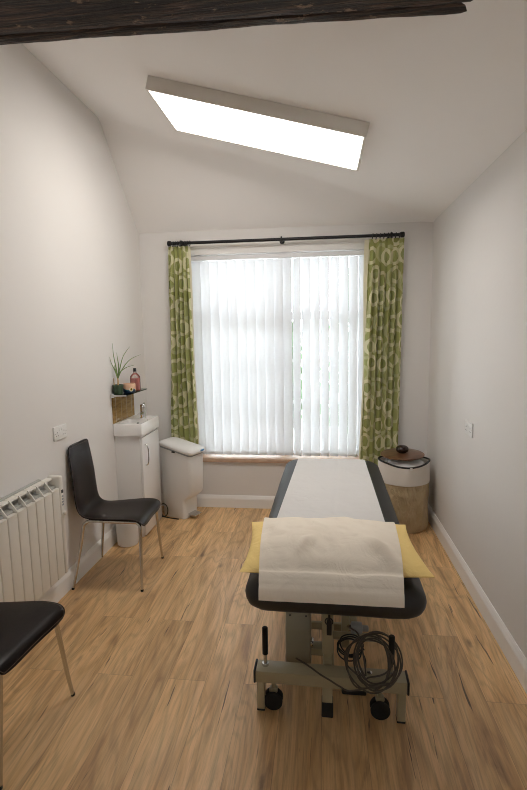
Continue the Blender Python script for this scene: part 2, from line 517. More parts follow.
WX0, WX1, WZ0, WZ1 = -1.165, .395, .432, 2.385
WT = .36
bm = bmesh.new()
o4 = [(L - .14, -.02), (R + .14, -.02), (R + .14, 2.54), (L - .14, 2.54)]
i4 = [(WX0, WZ0), (WX1, WZ0), (WX1, WZ1), (WX0, WZ1)]
fo = [bm.verts.new((a, D, b)) for a, b in o4]; fi = [bm.verts.new((a, D, b)) for a, b in i4]
bo = [bm.verts.new((a, D + WT, b)) for a, b in o4]; bi = [bm.verts.new((a, D + WT, b)) for a, b in i4]
for k in range(4):
    j = (k + 1) % 4
    bm.faces.new((fo[k], fo[j], fi[j], fi[k])); bm.faces.new((bo[j], bo[k], bi[k], bi[j]))
    bm.faces.new((fi[k], fi[j], bi[j], bi[k])); bm.faces.new((fo[j], fo[k], bo[k], bo[j]))
tag(obj('wall_back', bm, M['wall'], smooth=20), 'white end wall around the big window', 'wall', kind='structure')

# baseboards with a stepped moulding
def base_prof(h):
    return [(0, 0), (.018, 0), (.018, h - .034), (.0165, h - .03), (.0165, h - .026), (.014, h - .022), (.012, h - .014), (.008, h - .006), (.005, h), (0, h)]
bm = bmesh.new(); prism(bm, base_prof(.125), lambda a, b: (R - a, FR, b), lambda a, b: (R - a, D, b))
tag(obj('baseboard_right', bm, M['trim'], smooth=20), 'white moulded baseboard along the hamper side wall', 'baseboard', kind='structure')
bm = bmesh.new(); prism(bm, base_prof(.125), lambda a, b: (L + a, FR, b), lambda a, b: (L + a, 3.49, b))
tag(obj('baseboard_left', bm, M['trim'], smooth=20), 'white moulded baseboard below the radiator', 'baseboard', kind='structure')
bm = bmesh.new(); prism(bm, base_prof(.115), lambda a, b: (L, D - a, b), lambda a, b: (R - .018, D - a, b))
tag(obj('baseboard_back', bm, M['trim'], smooth=20), 'white moulded baseboard under the window', 'baseboard', kind='structure')

# window
w = bpy.data.objects.new('window_1', None); COL.objects.link(w); w.location = ((WX0 + WX1) / 2, D + .2, WZ0)
tag(w, 'large white framed casement window behind the vertical blind', 'window', kind='structure')
y0, y1 = D + .225, D + .285
fo_ = .06
bm = bmesh.new()
box(bm, (WX0, y0, WZ0), (WX0 + fo_, y1, WZ1), .004); box(bm, (WX1 - fo_, y0, WZ0), (WX1, y1, WZ1), .004)
box(bm, (WX0, y0, WZ0), (WX1, y1, WZ0 + .07), .004); box(bm, (WX0, y0, WZ1 - .07), (WX1, y1, WZ1), .004)
obj('window_frame', bm, M['upvc'], w, world=True)
bm = bmesh.new(); box(bm, (-.39, y0 - .012, WZ0 + .06), (-.29, y1, WZ1 - .06), .004); obj('mullion', bm, M['upvc'], w, world=True)
bm = bmesh.new(); box(bm, (WX0 + .05, y0 - .012, 1.725), (WX1 - .05, y1, 1.795), .004); obj('transom', bm, M['upvc'], w, world=True)
for z in (1.345, .955):
    bm = bmesh.new(); box(bm, (WX0 + .05, y0 + .01, z - .014), (WX1 - .05, y1 - .01, z + .014), .003); obj('glazing_bar', bm, M['upvc'], w, world=True)
for xa, xb in ((WX0 + .05, -.385), (-.295, WX1 - .05)):
    for za, zb in ((WZ0 + .06, 1.72), (1.795, WZ1 - .06)):
        bm = bmesh.new(); box(bm, (xa, D + .253, za), (xb, D + .257, zb)); obj('window_pane', bm, M['pane'], w, world=True, smooth=0)
bm = bmesh.new(); box(bm, (WX0 + .002, D - .022, .4325), (WX1 - .002, D + .228, .470), .006)
tag(obj('trim_1', bm, M['sill']), 'pale brown wooden window board under the blind', 'window board', kind='structure')
bm = bmesh.new(); box(bm, (WX0, D + .002, 2.296), (WX1, D + .03, WZ1), .003); box(bm, (WX0, D - .006, 2.345), (WX1, D + .03, WZ1), .003)
tag(obj('trim_2', bm, M['trim']), 'white painted head board above the vertical blind', 'window head', kind='structure')

# ceiling beam, hewn; runs across and dies into the sloping ceiling
bm = bmesh.new()
NS = 90
rings_ = []
for i in range(NS + 1):
    x = L - .05 + (0.60 - (L - .05)) * i / NS
    ysk = .0376 * (x + 1.12) - .012
    prof = [(1.40, 2.66), (1.415, 2.636), (1.47, 2.628), (1.55, 2.632), (1.62, 2.626), (1.655, 2.630), (1.664, 2.641), (1.672, 2.633), (1.70, 2.631), (1.712, 2.634), (1.718, 2.65), (1.722, 2.72), (1.72, 2.82), (1.72, 3.3), (1.40, 3.3), (1.395, 2.8)]
    ring = []
    for kk, (py, pz) in enumerate(prof):
        nz = noise.noise(Vector((x * 3.5, kk * 1.7, 1.3))) * .003 + noise.noise(Vector((x * 14, kk * 2.3, 4.3))) * .0025
        ny = noise.noise(Vector((x * 3.1, kk * 1.1, 9.3))) * .005
        top = ceil_flat(max(x, L)) + .06
        ring.append((x, py + ysk + ny + .006, min(pz + nz - .010, top) if kk < 12 else top))
    rings_.append(ring)
loft(bm, rings_)
tag(obj('ceiling_beam', bm, M['beam'], smooth=50), 'dark rough hewn timber beam crossing under the ceiling', 'beam', kind='structure')

# ------------------------------------------------------------------ LED panel
tilt = math.atan(CS)
c = V(-.338, 2.958, ceil_flat(-.338))
lamp = thing('ceiling_light', 'long rectangular glowing panel light fixed to the sloping ceiling', 'light', c)
lamp.rotation_euler = (0, -tilt, 0)
a_, b_, h_ = .611, .272, .072
bm = bmesh.new()
fw = .014
box(bm, (-a_, -b_, -h_), (a_, -b_ + fw, 0), .002); box(bm, (-a_, b_ - fw, -h_), (a_, b_, 0), .002)
box(bm, (-a_, -b_ + fw, -h_), (-a_ + fw, b_ - fw, 0), .002); box(bm, (a_ - fw, -b_ + fw, -h_), (a_, b_ - fw, 0), .002)
obj('fitting_frame', bm, M['led_frame'], lamp)
bm = bmesh.new(); box(bm, (-a_ + fw, -b_ + fw, -h_ + .004), (a_ - fw, b_ - fw, -h_ + .012)); obj('diffuser', bm, M['led'], lamp, smooth=0)

# ------------------------------------------------------------------ curtain pole, curtains, blind
PY, PZ = 4.145, 2.385
pole = thing('curtain_pole', 'black metal curtain pole above the window', 'curtain pole', (-.32, D, PZ))
bm = bmesh.new(); cyl(bm, (-1.285, PY, PZ), (.64, PY, PZ), .0135, 16); obj('pole', bm, M['iron'], pole, world=True)
for xx, s in ((-1.285, -1), (.64, 1)):
    bm = bmesh.new(); tube(bm, [(xx, PY, PZ), (xx + s * .004, PY, PZ), (xx + s * .006, PY, PZ), (xx + s * .03, PY, PZ), (xx + s * .036, PY, PZ)], [.012, .02, .023, .023, .016], 16)
    obj('finial', bm, M['iron'], pole, world=True)
for xx in (-1.20, -.332, .57):
    bm = bmesh.new()
    cyl(bm, (xx, D, PZ - .005), (xx, D - .008, PZ - .005), .022, 16); cyl(bm, (xx, D - .006, PZ - .005), (xx, PY, PZ - .005), .008, 10)
    tube(bm, [(xx, PY + .02 * math.cos(a), PZ + .02 * math.sin(a)) for a in [i * 2 * PI / 16 for i in range(16)]], .006, 8, closed=True)
    obj('bracket', bm, M['iron'], pole, world=True)
for xs_ in ([-1.272 + i * .021 for i in range(8)], [.42 + i * .031 for i in range(8)]):
    for xx in xs_:
        bm = bmesh.new()
        tube(bm, [(xx + .003 * math.sin(a), PY + .021 * math.cos(a), PZ - .004 + .021 * math.sin(a)) for a in [i * 2 * PI / 14 for i in range(14)]], .0035, 6, closed=True)
        obj('ring', bm, M['iron'], pole, world=True)

def curtain(name, label, top, bot, nfold, seed, flip, yb):
    """top/bot = (x0,x1)"""
    t = thing(name, label, 'curtain', ((top[0] + top[1]) / 2, PY, .42), 0, 'green curtains at the window')
    ZT, ZB = 2.362, .42
    rnd = random.Random(seed)
    amps = [rnd.uniform(.7, 1.25) for _ in range(nfold * 2 + 3)]
    ph = [rnd.uniform(-.35, .35) for _ in range(nfold * 2 + 3)]
    cw = abs(top[1] - top[0]) * 2.1
    def pos(u, v):
        z = ZT + (ZB - ZT) * v
        e = v ** .8
        xa = top[0] + (bot[0] - top[0]) * e; xb = top[1] + (bot[1] - top[1]) * e
        k = u * nfold
        i = int(k)
        aa = amps[i] * (1 - (k - i)) + amps[i + 1] * (k - i)
        amp = (.020 + .016 * sstep(0, .25, v) - .018 * sstep(.55, .95, v)) * aa
        warp = .35 * noise.noise(Vector((u * 3, v * 1.3, seed)))
        ang = 2 * PI * (k + warp * sstep(.05, .6, v))
        pinch = 1 - .55 * math.exp(-((v - .045) / .03) ** 2)
        y = (PY + .012) + (yb - PY - .012) * e + amp * pinch * math.sin(ang)
        x = xa + (xb - xa) * u + .3 * (xb - xa) / nfold * math.sin(2 * ang) * .35
        return Vector((x, y, z))
    bm = bmesh.new()
    grid(bm, nfold * 16, 60, pos, thick=.003, uv=lambda u, v: (u * cw + seed, (1 - v) * 1.94))
    obj('cloth', bm, M['curtain'], t, world=True, smooth=80)
    # turned edge of the cream lining on the window side
    def lin_pos(u, v):
        e = (0 if flip else 1)
        p = pos(e, v)
        s = -1 if flip else 1
        wdt = (.036 if flip else .016) * (1 - .7 * sstep(0, .6, v))
        return Vector((p.x + s * wdt * u, p.y + .006 + .012 * u, p.z - .004))
    bm = bmesh.new(); grid(bm, 3, 50, lin_pos, thick=.003)
    obj('lining', bm, M['lining'], t, world=True, smooth=80)
    return t
curtain('curtain', 'green ring patterned curtain hanging on the pedal bin side of the window', (-1.318, -1.145), (-1.372, -1.118), 5, 3, False, 4.182)
curtain('curtain', 'green ring patterned curtain hanging beside the laundry hamper', (.395, .675), (.345, .66), 6, 11, True, 4.180)

blind = thing('vertical_blind', 'white vertical slat blind covering the whole window', 'blind', (-.385, D + .05, .5))
bm = bmesh.new(); box(bm, (WX0 + .004, D + .034, 2.252), (WX1 - .004, D + .082, 2.294), .004); obj('head_rail', bm, M['upvc'], blind, world=True)
NV = 19
for i in range(NV):
    x = -1.115 + i * (1.475 / (NV - 1))
    ang = math.radians(14 + random.uniform(-3, 3)) if i < 10 else math.radians(random.choice([22, 30, 34, 37]) + random.uniform(-3, 3))
    bm = bmesh.new()
    yv = D + .058
    dx, dy = math.cos(ang), -math.sin(ang)
    def vp(u, v):
        s = (u - .5) * .089
        bow = .004 * (1 - (2 * u - 1) ** 2) + .004 * noise.noise(Vector((i * 3.1, v * 3, 0)))
        return (x + dx * s + .0, yv + dy * s - bow, 2.248 + (.488 - 2.248) * v)
    grid(bm, 6, 16, vp, thick=.0012)
    va = obj('vane', bm, M['vane'], blind, world=True, smooth=60)
    bm = bmesh.new()
    for hz in (.4985,):
        box(bm, (-.042, -.0028, -.014), (.042, .0022, .014), .001, rot=None)
        bmesh.ops.transform(bm, matrix=Matrix.Translation((x, yv - .001, hz + .004)) @ Matrix.Rotation(-ang, 4, 'Z'), verts=bm.verts)
    obj('hem_weight', bm, M['vane'], va, world=True)

# ------------------------------------------------------------------ treatment couch
BX, BY = .047, 1.70
couch = thing('treatment_couch', 'height adjustable treatment couch with black padded top and cream metal base', 'couch', (BX, BY, 0), math.radians(-.95))
bm = bmesh.new()
rg = []
hw, ln, z0, z1 = .352, 1.935, .524, .640
for inset, z in ((.10, z0 + .004), (.05, z0), (.026, z0 + .004), (.010, z0 + .018), (.002, z0 + .036), (0, z0 + .056), (.004, z0 + .074), (.014, z0 + .09), (.030, z0 + .101), (.055, z1), (.12, z1 + .001)):
    rg.append(rrect(-hw + inset, hw - inset, inset, ln - inset, max(.02, .085 - inset * .6), z, 10))
# finer side sampling for soft wobble
def densify(r, step=.05):
    out = []
    for a, b in zip(r, r[1:] + r[:1]):
        n_ = max(1, int((b - a).length / step))
        for k in range(n_): out.append(a.lerp(b, k / n_))
    return out
base_n = None
cnt = []
r0 = rg[5]
for a, b in zip(r0, r0[1:] + r0[:1]): cnt.append(max(1, int((b - a).length / .05)))
rg2 = []
for r in rg:
    out = []
    for (a, b), n_ in zip(zip(r, r[1:] + r[:1]), cnt):
        for k in range(n_): out.append(a.lerp(b, k / n_))
    rg2.append(out)
for ri, r in enumerate(rg2):
    for p in r:
        if 1 < ri < 8:
            w_ = noise.noise(Vector((p.x * 9, p.y * 9, p.z * 14)))
            p.z += .004 * w_ if ri < 7 else 0
            d_ = noise.noise(Vector((p.x * 22, p.y * 22, p.z * 30))) * .002
            p.x += d_; p.y += d_
loft(bm, rg2)
mattress = obj('padded_top', bm, M['vinyl'], couch, smooth=60)

bm = bmesh.new()
for xx in (-.27, .235): box(bm, (xx, .16, .490), (xx + .035, ln - .08, .534), .003)
for yy in (.16, .62, 1.25, ln - .115): box(bm, (-.27, yy, .490), (.27, yy + .035, .526), .003)
obj('top_frame', bm, M['bed_paint'], couch)
# base
CX0, CX1 = -.325, .297
for nm, yy in (('near', .130), ('far', 1.62)):
    bm = bmesh.new(); box(bm, (CX0, yy, .135), (CX1, yy + .075, .187), .003)
    cb_ = obj('cross_beam', bm, M['bed_paint'], couch)
    for xa, xb in ((CX0 - .010, CX0), (CX1, CX1 + .010)):
        bm = bmesh.new(); box(bm, (xa, yy - .002, .132), (xb, yy + .077, .190), .004)
        obj('end_cap', bm, M['black_plastic'], cb_, label='black plastic end cap')
    for xa in (CX0 + .003, CX1 - .036):
        bm = bmesh.new(); box(bm, (xa, yy + .006, .006), (xa + .033, yy + .045, .136), .003)
        lg = obj('leg', bm, M['bed_paint'], couch)
        bm = bmesh.new(); box(bm, (xa - .001, yy + .004, 0), (xa + .034, yy + .047, .009), .003)
        obj('rubber_foot', bm, M['rubber'], lg, label='black rubber foot')
    for xa in (-.262, .186):
        bm = bmesh.new()
        yc_ = yy + .045
        cyl(bm, (xa + .008, yc_, .085), (xa + .008, yc_, .136), .010, 14)
        box(bm, (xa - .010, yc_ - .020, .070), (xa + .026, yc_ + .012, .088), .006)
        cs = obj('castor', bm, M['bed_paint'], couch)
        for sx in (-1, 1):
            bm = bmesh.new()
            lathe(bm, [(.0, -.012), (.026, -.012), (.036, -.009), (.0405, -.003), (.0405, .004), (.036, .009), (.02, .012), (0, .012)], 28)
            bmesh.ops.transform(bm, matrix=Matrix.Translation((xa + .008, yc_ - .012 + sx * .0155, .0405)) @ Matrix.Rotation(PI / 2, 4, 'X'), verts=bm.verts)
            obj('wheel', bm, M['rubber'], cs, label='black castor wheel')
# long base rail joining the cross beams
bm = bmesh.new(); box(bm, (-.045, .205, .120), (.005, 1.62, .165), .003); obj('base_rail', bm, M['bed_paint'], couch)
# centre leg under the near beam with black shoe
bm = bmesh.new(); box(bm, (-.045, .132, .006), (-.003, .172, .137), .003); lg = obj('leg', bm, M['bed_paint'], couch)
bm = bmesh.new(); box(bm, (-.048, .129, 0), (0, .175, .068), .004); obj('rubber_foot', bm, M['rubber'], lg, label='tall black rubber shoe')
# lifting column
bm = bmesh.new(); box(bm, (-.042, .208, .120), (-.006, .250, .34), .003); col_ = obj('lift_column', bm, M['bed_paint'], couch)
bm = bmesh.new(); box(bm, (-.047, .203, .235), (.0, .256, .505), .003); obj('column_sleeve', bm, M['bed_paint'], col_)
bm = bmesh.new()
tube(bm, [(-.018 + .016 * math.cos(a), .19, .395 + .016 * math.sin(a)) for a in [i * PI / 8 for i in range(16)]], .0028, 6, closed=True)
box(bm, (-.028, .183, .335), (-.006, .204, .40), .004); box(bm, (-.022, .186, .39), (-.012, .204, .50), .002)
obj('release_catch', bm, M['black_plastic'], couch)
# second upright and pivot tube, lifting arms
bm = bmesh.new(); box(bm, (.040, .42, .12), (.078, .46, .505), .003); obj('upright', bm, M['bed_paint'], couch)
bm = bmesh.new(); cyl(bm, (0, .385, .205), (.205, .385, .205), .018, 18, .003); tb = obj('pivot_tube', bm, M['bed_paint'], couch)
bm = bmesh.new(); cyl(bm, (-.006, .385, .205), (.003, .385, .205), .020, 18, .003); obj('tube_cap', bm, M['black_plastic'], tb)
for xx in (-.16, .10):
    bm = bmesh.new()
    a = Vector((xx, .55, .17)); b = Vector((xx, 1.45, .50))
    tube(bm, [a, b], .02, 4)
    obj('lifting_arm', bm, M['bed_paint'], couch)
for xx in (-.16, .10):
    bm = bmesh.new(); box(bm, (xx - .02, .53, .12), (xx + .02, .57, .19), .003)
    box(bm, (min(xx, -.02), .54, .125), (max(xx, -.02), .56, .16), .002); obj('arm_bracket', bm, M['bed_paint'], couch)
# control box
bm = bmesh.new()
poly = [(.30, .035), (.42, .035), (.42, .375), (.325, .375), (.30, .29)]
poly = [(.315, .05), (.41, .05), (.41, .372), (.345, .372), (.315, .262)]
prism(bm, poly, lambda a, b: (-.215, a, b), lambda a, b: (-.100, a, b))
bmesh.ops.bevel(bm, geom=list(bm.edges), offset=.008, segments=3, profile=.5, affect='EDGES')
cbx = obj('motor_box', bm, M['bed_box'], couch)
bm = bmesh.new(); box(bm, (-.105, .34, .127), (-.04, .40, .16), .002); obj('box_bracket', bm, M['bed_paint'], cbx)
nrm = Vector((0, -.11, .03)).normalized()
for xx in (-.194, -.121):
    bm = bmesh.new()
    p = Vector((xx, .331, .325)); 
    cyl(bm, p - Vector((0, .004, -.001)) + Vector((0, .006, 0)), p + nrm * .006, .004, 10)
    obj('screw', bm, M['slot'], cbx)
bm = bmesh.new(); lathe(bm, [(.002, -.006), (.018, -.006), (.022, 0), (.018, .006), (.002, .006)], 20)
bmesh.ops.transform(bm, matrix=Matrix.Translation((-.094, .33, .20)) @ Matrix.Rotation(PI / 2, 4, 'Y'), verts=bm.verts)
obj('motor_cap', bm, M['chrome'], cbx)
# locking levers
for xx, zb in ((-.288, .187), (.238, .187)):
    bm = bmesh.new(); cyl(bm, (xx, .172, zb - .01), (xx, .172, .36), .008, 14)
    cyl(bm, (xx, .172, zb), (xx, .172, zb + .012), .014, 14)
    lv = obj('lock_lever', bm, M['nickel'], couch)
    bm = bmesh.new(); cyl(bm, (xx, .172, .238), (xx, .172, .362), .0125, 14, .003); obj('grip', bm, M['rubber'], lv, label='black rubber grip')
for xx in (.105, .15):
    bm = bmesh.new(); lathe(bm, [(.002, 0), (.011, 0), (.011, .006), (.006, .009), (.001, .0095)], 12, (xx, .17, .187)); obj('bolt', bm, M['chrome'], couch)
for xx in (-.285, .285):
    bm = bmesh.new(); cyl(bm, (xx, .10, .527), (xx, .10, .500), .014, 14, .002)
    tube(bm, [(xx, .10, .508), (xx, .075, .506)], .009, 10); obj('frame_stub', bm, M['chrome'], couch)

# mains lead coiled on the couch base
lead = thing('coiled_cable', 'grey mains cable coiled round the lever of the couch base', 'cable', (.22, 1.83, .19))
pts = []
rl = random.Random(5)
NL = 8
cen = Vector((.222, 1.848, .262))
for k in range(NL):
    rx = rl.uniform(.066, .112); rz = rl.uniform(.060, .100); ox = rl.uniform(-.030, .022); oz = rl.uniform(-.016, .014)
    yo = -.014 + .004 * k
    for j in range(10):
        a = -PI / 2 + 2 * PI * j / 10
        zz = cen.z + oz + rz * math.sin(a)
        yy = 1.803 + (zz - .15) * .40 + yo * .8 + rl.uniform(-.002, .002)
        if zz < .20: yy = min(yy, 1.816)
        pts.append((cen.x + ox + rx * math.cos(a) + rl.uniform(-.003, .003), yy, zz))
pts = [(-.11, 1.935, .185), (-.08, 1.905, .192), (-.04, 1.870, .1915), (.0, 1.835, .1895), (.035, 1.821, .180), (.075, 1.815, .160), (.12, 1.810, .148)] + pts
pts += [(.16, 1.89, .33), (.13, 1.95, .33), (.125, 2.0, .30)]
bm = bmesh.new(); tube(bm, smooth_path(pts, 4), .0036, 7)
obj('cable', bm, M['cable_grey'], lead, world=True)
bm = bmesh.new(); box(bm, (.128, 1.96, .295), (.178, 1.995, .34), .008, rot=None)
box(bm, (.172, 1.968, .305), (.205, 1.988, .328), .006)
pg = obj('plug', bm, M['grey_plastic'], lead, world=True, label='grey mains plug')
bm = bmesh.new()
for q in ((.115, 1.972, .302), (.115, 1.972, .325), (.112, 1.985, .313)): box(bm, (q[0], q[1], q[2]), (q[0] + .016, q[1] + .004, q[2] + .006))
obj('pins', bm, M['nickel'], pg, world=True)
lead2 = thing('handset_cable', 'dark thin cable looped beside the couch column', 'cable', (.13, 1.98, .17))
pts = []
for k in range(4):
    rx = rl.uniform(.045, .065); rz = rl.uniform(.035, .05)
    for j in range(8):
        a = 2 * PI * j / 8
        pts.append((.125 + rl.uniform(-.006, .006) + rx * math.cos(a), 1.945 + .012 * k + .006 * math.sin(a), .235 + rz * math.sin(a) + rl.uniform(-.004, .004)))
pts += [(.17, 2.0, .20), (.20, 2.04, .12), (.19, 2.02, .03), (.15, 2.0, .0262)]
bm = bmesh.new(); tube(bm, smooth_path(pts, 4), .003, 7); obj('cable', bm, M['cable_black'], lead2, world=True)
fs = thing('foot_switch', 'low black foot switch on the floor beneath the couch', 'switch', (.145, 2.0, 0))
bm = bmesh.new(); box(bm, (-.055, -.035, 0), (.055, .035, .022), .008); obj('housing', bm, M['black_plastic'], fs)
bm = bmesh.new(); box(bm, (-.045, -.028, .018), (-.004, .028, .03), .004); box(bm, (.004, -.028, .018), (.045, .028, .03), .004); obj('pedal', bm, M['rubber'], fs)

# ------------------------------------------------------------------ things lying on the couch
BED_Z = .6415
def wr(x, y, s, seed=0.0):
    return noise.noise(Vector((x * s, y * s, seed)))
bm = bmesh.new()
def pp(u, v):
    y = 2.10 + (3.585 - 2.10) * v
    xa = -.243 + (.068) * ((y - 2.10) / 1.485); xb = .3195 + .0055 * ((y - 2.1) / 1.485)
    x = xa + (xb - xa) * u
    z = BED_Z + .0035 + .0025 * max(0, wr(x, y, 7, 2)) + .002 * max(0, wr(x, y, 15, 5)) + .005 * max(0., 1 - abs(x - .07 - .05 * (y - 2.5)) / .012) * sstep(2.4, 2.7, y) * .5
    if y > 3.57: z -= .0
    return (x, y, z)
grid(bm, 50, 90, pp, thick=.0012)
tag(obj('couch_paper', bm, M['paper'], smooth=70), 'white disposable paper strip laid along the couch top', 'paper')

PC = (.042, 1.997)
PHX, PHY, PZC = .350, .250, .680
def pil_h(u, v):
    a = max(0., 1 - abs(u) ** 3.0); b = max(0., 1 - abs(v) ** 2.1)
    vs = (v + .28) / 1.28 if v > -.28 else (v + .28) / .72
    b = max(0., 1 - abs(vs) ** 2.1)
    return (a ** .55) * (b ** .62)
def pil_xy(u, v):
    # edges bow inward between pinched corners
    sx = 1 - .055 * (1 - v * v) * abs(u) ** 3; sy = 1 - .008 * (1 - u * u) * abs(v) ** 3
    return PC[0] + u * PHX * sx * 1.06 - .012 * v, PC[1] + v * PHY * sy + (.012 * u)
def pil_top(x, y):
    u = max(-.999, min(.999, (x - PC[0]) / (PHX * 1.04))); v = (y - PC[1]) / (PHY * .985)
    if abs(v) >= 1.10: return BED_Z
    return PZC + .073 * pil_h(u, max(-1, min(1, v)))
pil = bmesh.new()
NU, NVp = 48, 36
top = {}; bot = {}
for i in range(NU + 1):
    for j in range(NVp + 1):
        u = math.sin((i / NU - .5) * PI); v = math.sin((j / NVp - .5) * PI)
        x, y = pil_xy(u, v)
        h = pil_h(u, v)
        edge = i in (0, NU) or j in (0, NVp)
        wv = .006 * wr(x, y, 14, 3) * (h ** .4 if h > 0 else 0) + .004 * wr(x, y, 30, 8) * (h ** .4 if h > 0 else 0)
        zs = PZC + .008 * abs(u) ** 4 * abs(v) ** 2 + .006 * wr(x, y, 9, 1)
        zs = PZC + (.006 * wr(x, y, 9, 1) if edge else 0) + (0 if edge else .0)
        top[i, j] = pil.verts.new((x, y, zs + .072 * h + min(0, wv)))
        bot[i, j] = top[i, j] if edge else pil.verts.new((x, y, max(BED_Z + .0065, zs - .045 * h)))
for i in range(NU):
    for j in range(NVp):
        pil.faces.new((top[i, j], top[i + 1, j], top[i + 1, j + 1], top[i, j + 1]))
        f = (bot[i, j], bot[i, j + 1], bot[i + 1, j + 1], bot[i + 1, j])
        if len(set(f)) >= 3:
            try: pil.faces.new(f)
            except ValueError: pass
pillow = obj('pillow', pil, M['pillow'], smooth=70)
tag(pillow, 'yellow pillow under the cream paper sheet on the couch', 'pillow')

bm = bmesh.new()
prof = [(2.345, .0), (2.25, .0), (2.10, .0), (1.95, .0), (1.85, 0), (1.775, 0), (1.734, 0), (1.706, .660), (1.6885, .64), (1.684, .618), (1.684, .598)]
L_ = [0]
for a, b in zip(prof, prof[1:]):
    L_.append(L_[-1] + abs(a[0] - b[0]) + (abs(a[1] - b[1]) if a[1] and b[1] else 0))
ytab = [(l / L_[-1], p[0]) for l, p in zip(L_, prof)]
def raw_z(x, y):
    yc = 1.853 + .042 * math.sin(x * 23.3 + 2.85) + .010 * math.sin(x * 61)
    crest = pil_top(x, yc) + .007
    taut = .657 + (crest - .657) * (y - 1.704) / (yc - 1.704) if y < yc else 0
    return max(BED_Z + .008, pil_top(x, y) + .009, taut)
def sp(u, v):
    y = interp(ytab, v)
    e = v
    xa = -.285 + .049 * min(1, e * 1.1); xb = .346 - .044 * min(1, e * 1.1)
    x = xa + (xb - xa) * u
    if y >= 1.7055:
        # cloth spans gently over the pillow: average neighbourhood
        z = 0; n_ = 0
        for dy in (-.03, -.02, -.01, 0, .01, .02, .03):
            z += raw_z(x, max(1.7055, y + dy)); n_ += 1
        z = max(z / n_, raw_z(x, y) - .001)
        h = max(0, min(1, (z - .66) / .06))
        z += h * (.016 * max(0, wr(x, y * 1.2, 6.5, 4)) + .012 * max(0, wr(x * 1.3, y, 10, 7)) + .026 * math.exp(-((x - (-.055 + .5 * (y - 1.86))) / .03) ** 2 - ((y - 1.85) / .05) ** 2) + .022 * math.exp(-((x - (.215 - .7 * (y - 1.86))) / .035) ** 2 - ((y - 1.835) / .05) ** 2) + .003 * max(0, wr(x, y, 22, 1)))
        z += .003 * max(0, wr(x, y, 8, 3))
    else:
        f = interp([(p[0], p[1]) for p in reversed(prof[7:])], y)
        vv = [(l / L_[-1], p[1]) for l, p in zip(L_, prof)][7:]
        if v >= vv[0][0]: f = interp(vv, v)
        z = f
        y += -.0035 * abs(wr(x, z, 9, 6))
    y += -.006 + .012 * u if v < .05 else 0
    return (x, y + (0.004 * wr(x, 0, 6, 2)) * (1 if v < .02 else 0), z)
grid(bm, 64, 90, sp, thick=.0015)
tag(obj('paper_sheet', bm, M['sheet'], smooth=70), 'cream crumpled paper sheet draped over the yellow pillow', 'paper sheet')

# ------------------------------------------------------------------ laundry hamper
HC = (.672, 3.930)
ham = thing('laundry_hamper', 'taupe fabric laundry hamper with white folded liner in the corner', 'hamper', (HC[0], HC[1], 0))
def hring(r, z, n_exp, wob=0, seed=0, n=72, dz=None):
    out = []
    for k in range(n):
        a = 2 * PI * k / n
        c_, s_ = math.cos(a), math.sin(a)
        rr = r / ((abs(c_) ** n_exp + abs(s_) ** n_exp) ** (1 / n_exp))
        rr *= 1 + wob * noise.noise(Vector((c_ * 2.2, s_ * 2.2, z * 7 + seed)))
        # gathered wrinkles running down
        rr += wob * .12 * math.sin(9 * a + z * 14 + 2 * noise.noise(Vector((c_ * 2, s_ * 2, z * 5))))*.2
        rr += wob * .05 * noise.noise(Vector((a * 5 + z * 9, z * 16, seed + 3.3)))
        zz = z + (dz(a) if dz else 0)
        out.append(Vector((rr * c_, rr * s_, zz)))
    return out
rimdz = lambda a: .010 * math.cos(2 * a) - .004
bm = bmesh.new()
rg = [hring(.02, .002, 2), hring(.17, .002, 2)]
for i in range(25):
    z = .004 + (.42 - .004) * i / 24
    rg.append(hring(.192 + .012 * sstep(0, .08, z) - .004 * math.sin(z * 14) - .006 * sstep(.30, .385, z), z, 2.0 - .25 * (z / .5), .10 * (1 - .9 * sstep(.25, .385, z)), 3))
loft(bm, rg)
obj('fabric_body', bm, M['taupe'], ham, smooth=70)
bm = bmesh.new()
rg = []
for r, z in ((.206, .392), (.210, .394), (.2105, .43), (.208, .47), (.207, .51), (.206, .545), (.203, .556), (.196, .550), (.19, .52), (.188, .465), (.02, .463)):
    rg.append(hring(r, z, 1.62 if z > .46 else 1.72, .02, 8, dz=(lambda a: rimdz(a) * 1.0) if z > .5 else (lambda a: .002 * math.sin(3 * a) )))
loft(bm, rg)
obj('liner', bm, M['liner'], ham, smooth=60, label='white cotton liner folded over the rim')
bm = bmesh.new(); tube(bm, [p + Vector((0, 0, .0)) for p in hring(.203, .556, 1.62, .02, 8, dz=rimdz)], .0075, 8, closed=True)
obj('rim_piping', bm, M['piping'], ham)
bm = bmesh.new(); box(bm, (.015, -.2155, .525), (.032, -.2085, .548), .002)
obj('rim_tag', bm, M['tissue'], ham)
bm = bmesh.new()
rg = []
for i in range(7):
    t = i / 6
    rg.append([Vector((p.x, p.y, p.z + .012 * noise.noise(Vector((p.x * 24, p.y * 24, t * 3))))) for p in hring(.183 * math.cos(t * PI / 2 * .98) + .002, .50 + .072 * math.sin(t * PI / 2), 1.8, .04, 2)])
loft(bm, rg)
obj('crumpled_tissue', bm, M['tissue'], ham, smooth=30)
lid = thing('wooden_lid', 'round polished brown wooden lid lying on top of the hamper', 'lid', (HC[0] - .010, HC[1] + .015, .5895), .3)
lid.rotation_euler = (math.radians(1.0), math.radians(-2.0), .3)
bm = bmesh.new(); lathe(bm, [(.002, 0), (.150, 0), (.168, .003), (.174, .009), (.174, .014), (.166, .018), (.12, .021), (.04, .024), (.002, .024)], 48); obj('disc', bm, M['lidwood'], lid, smooth=40)
bm = bmesh.new(); lathe(bm, [(.002, .022), (.030, .022), (.032, .028), (.046, .036), (.052, .052), (.048, .068), (.034, .079), (.016, .084), (.001, .085)], 32); obj('knob', bm, M['knobwood'], lid, smooth=60, label='dark rounded knob')

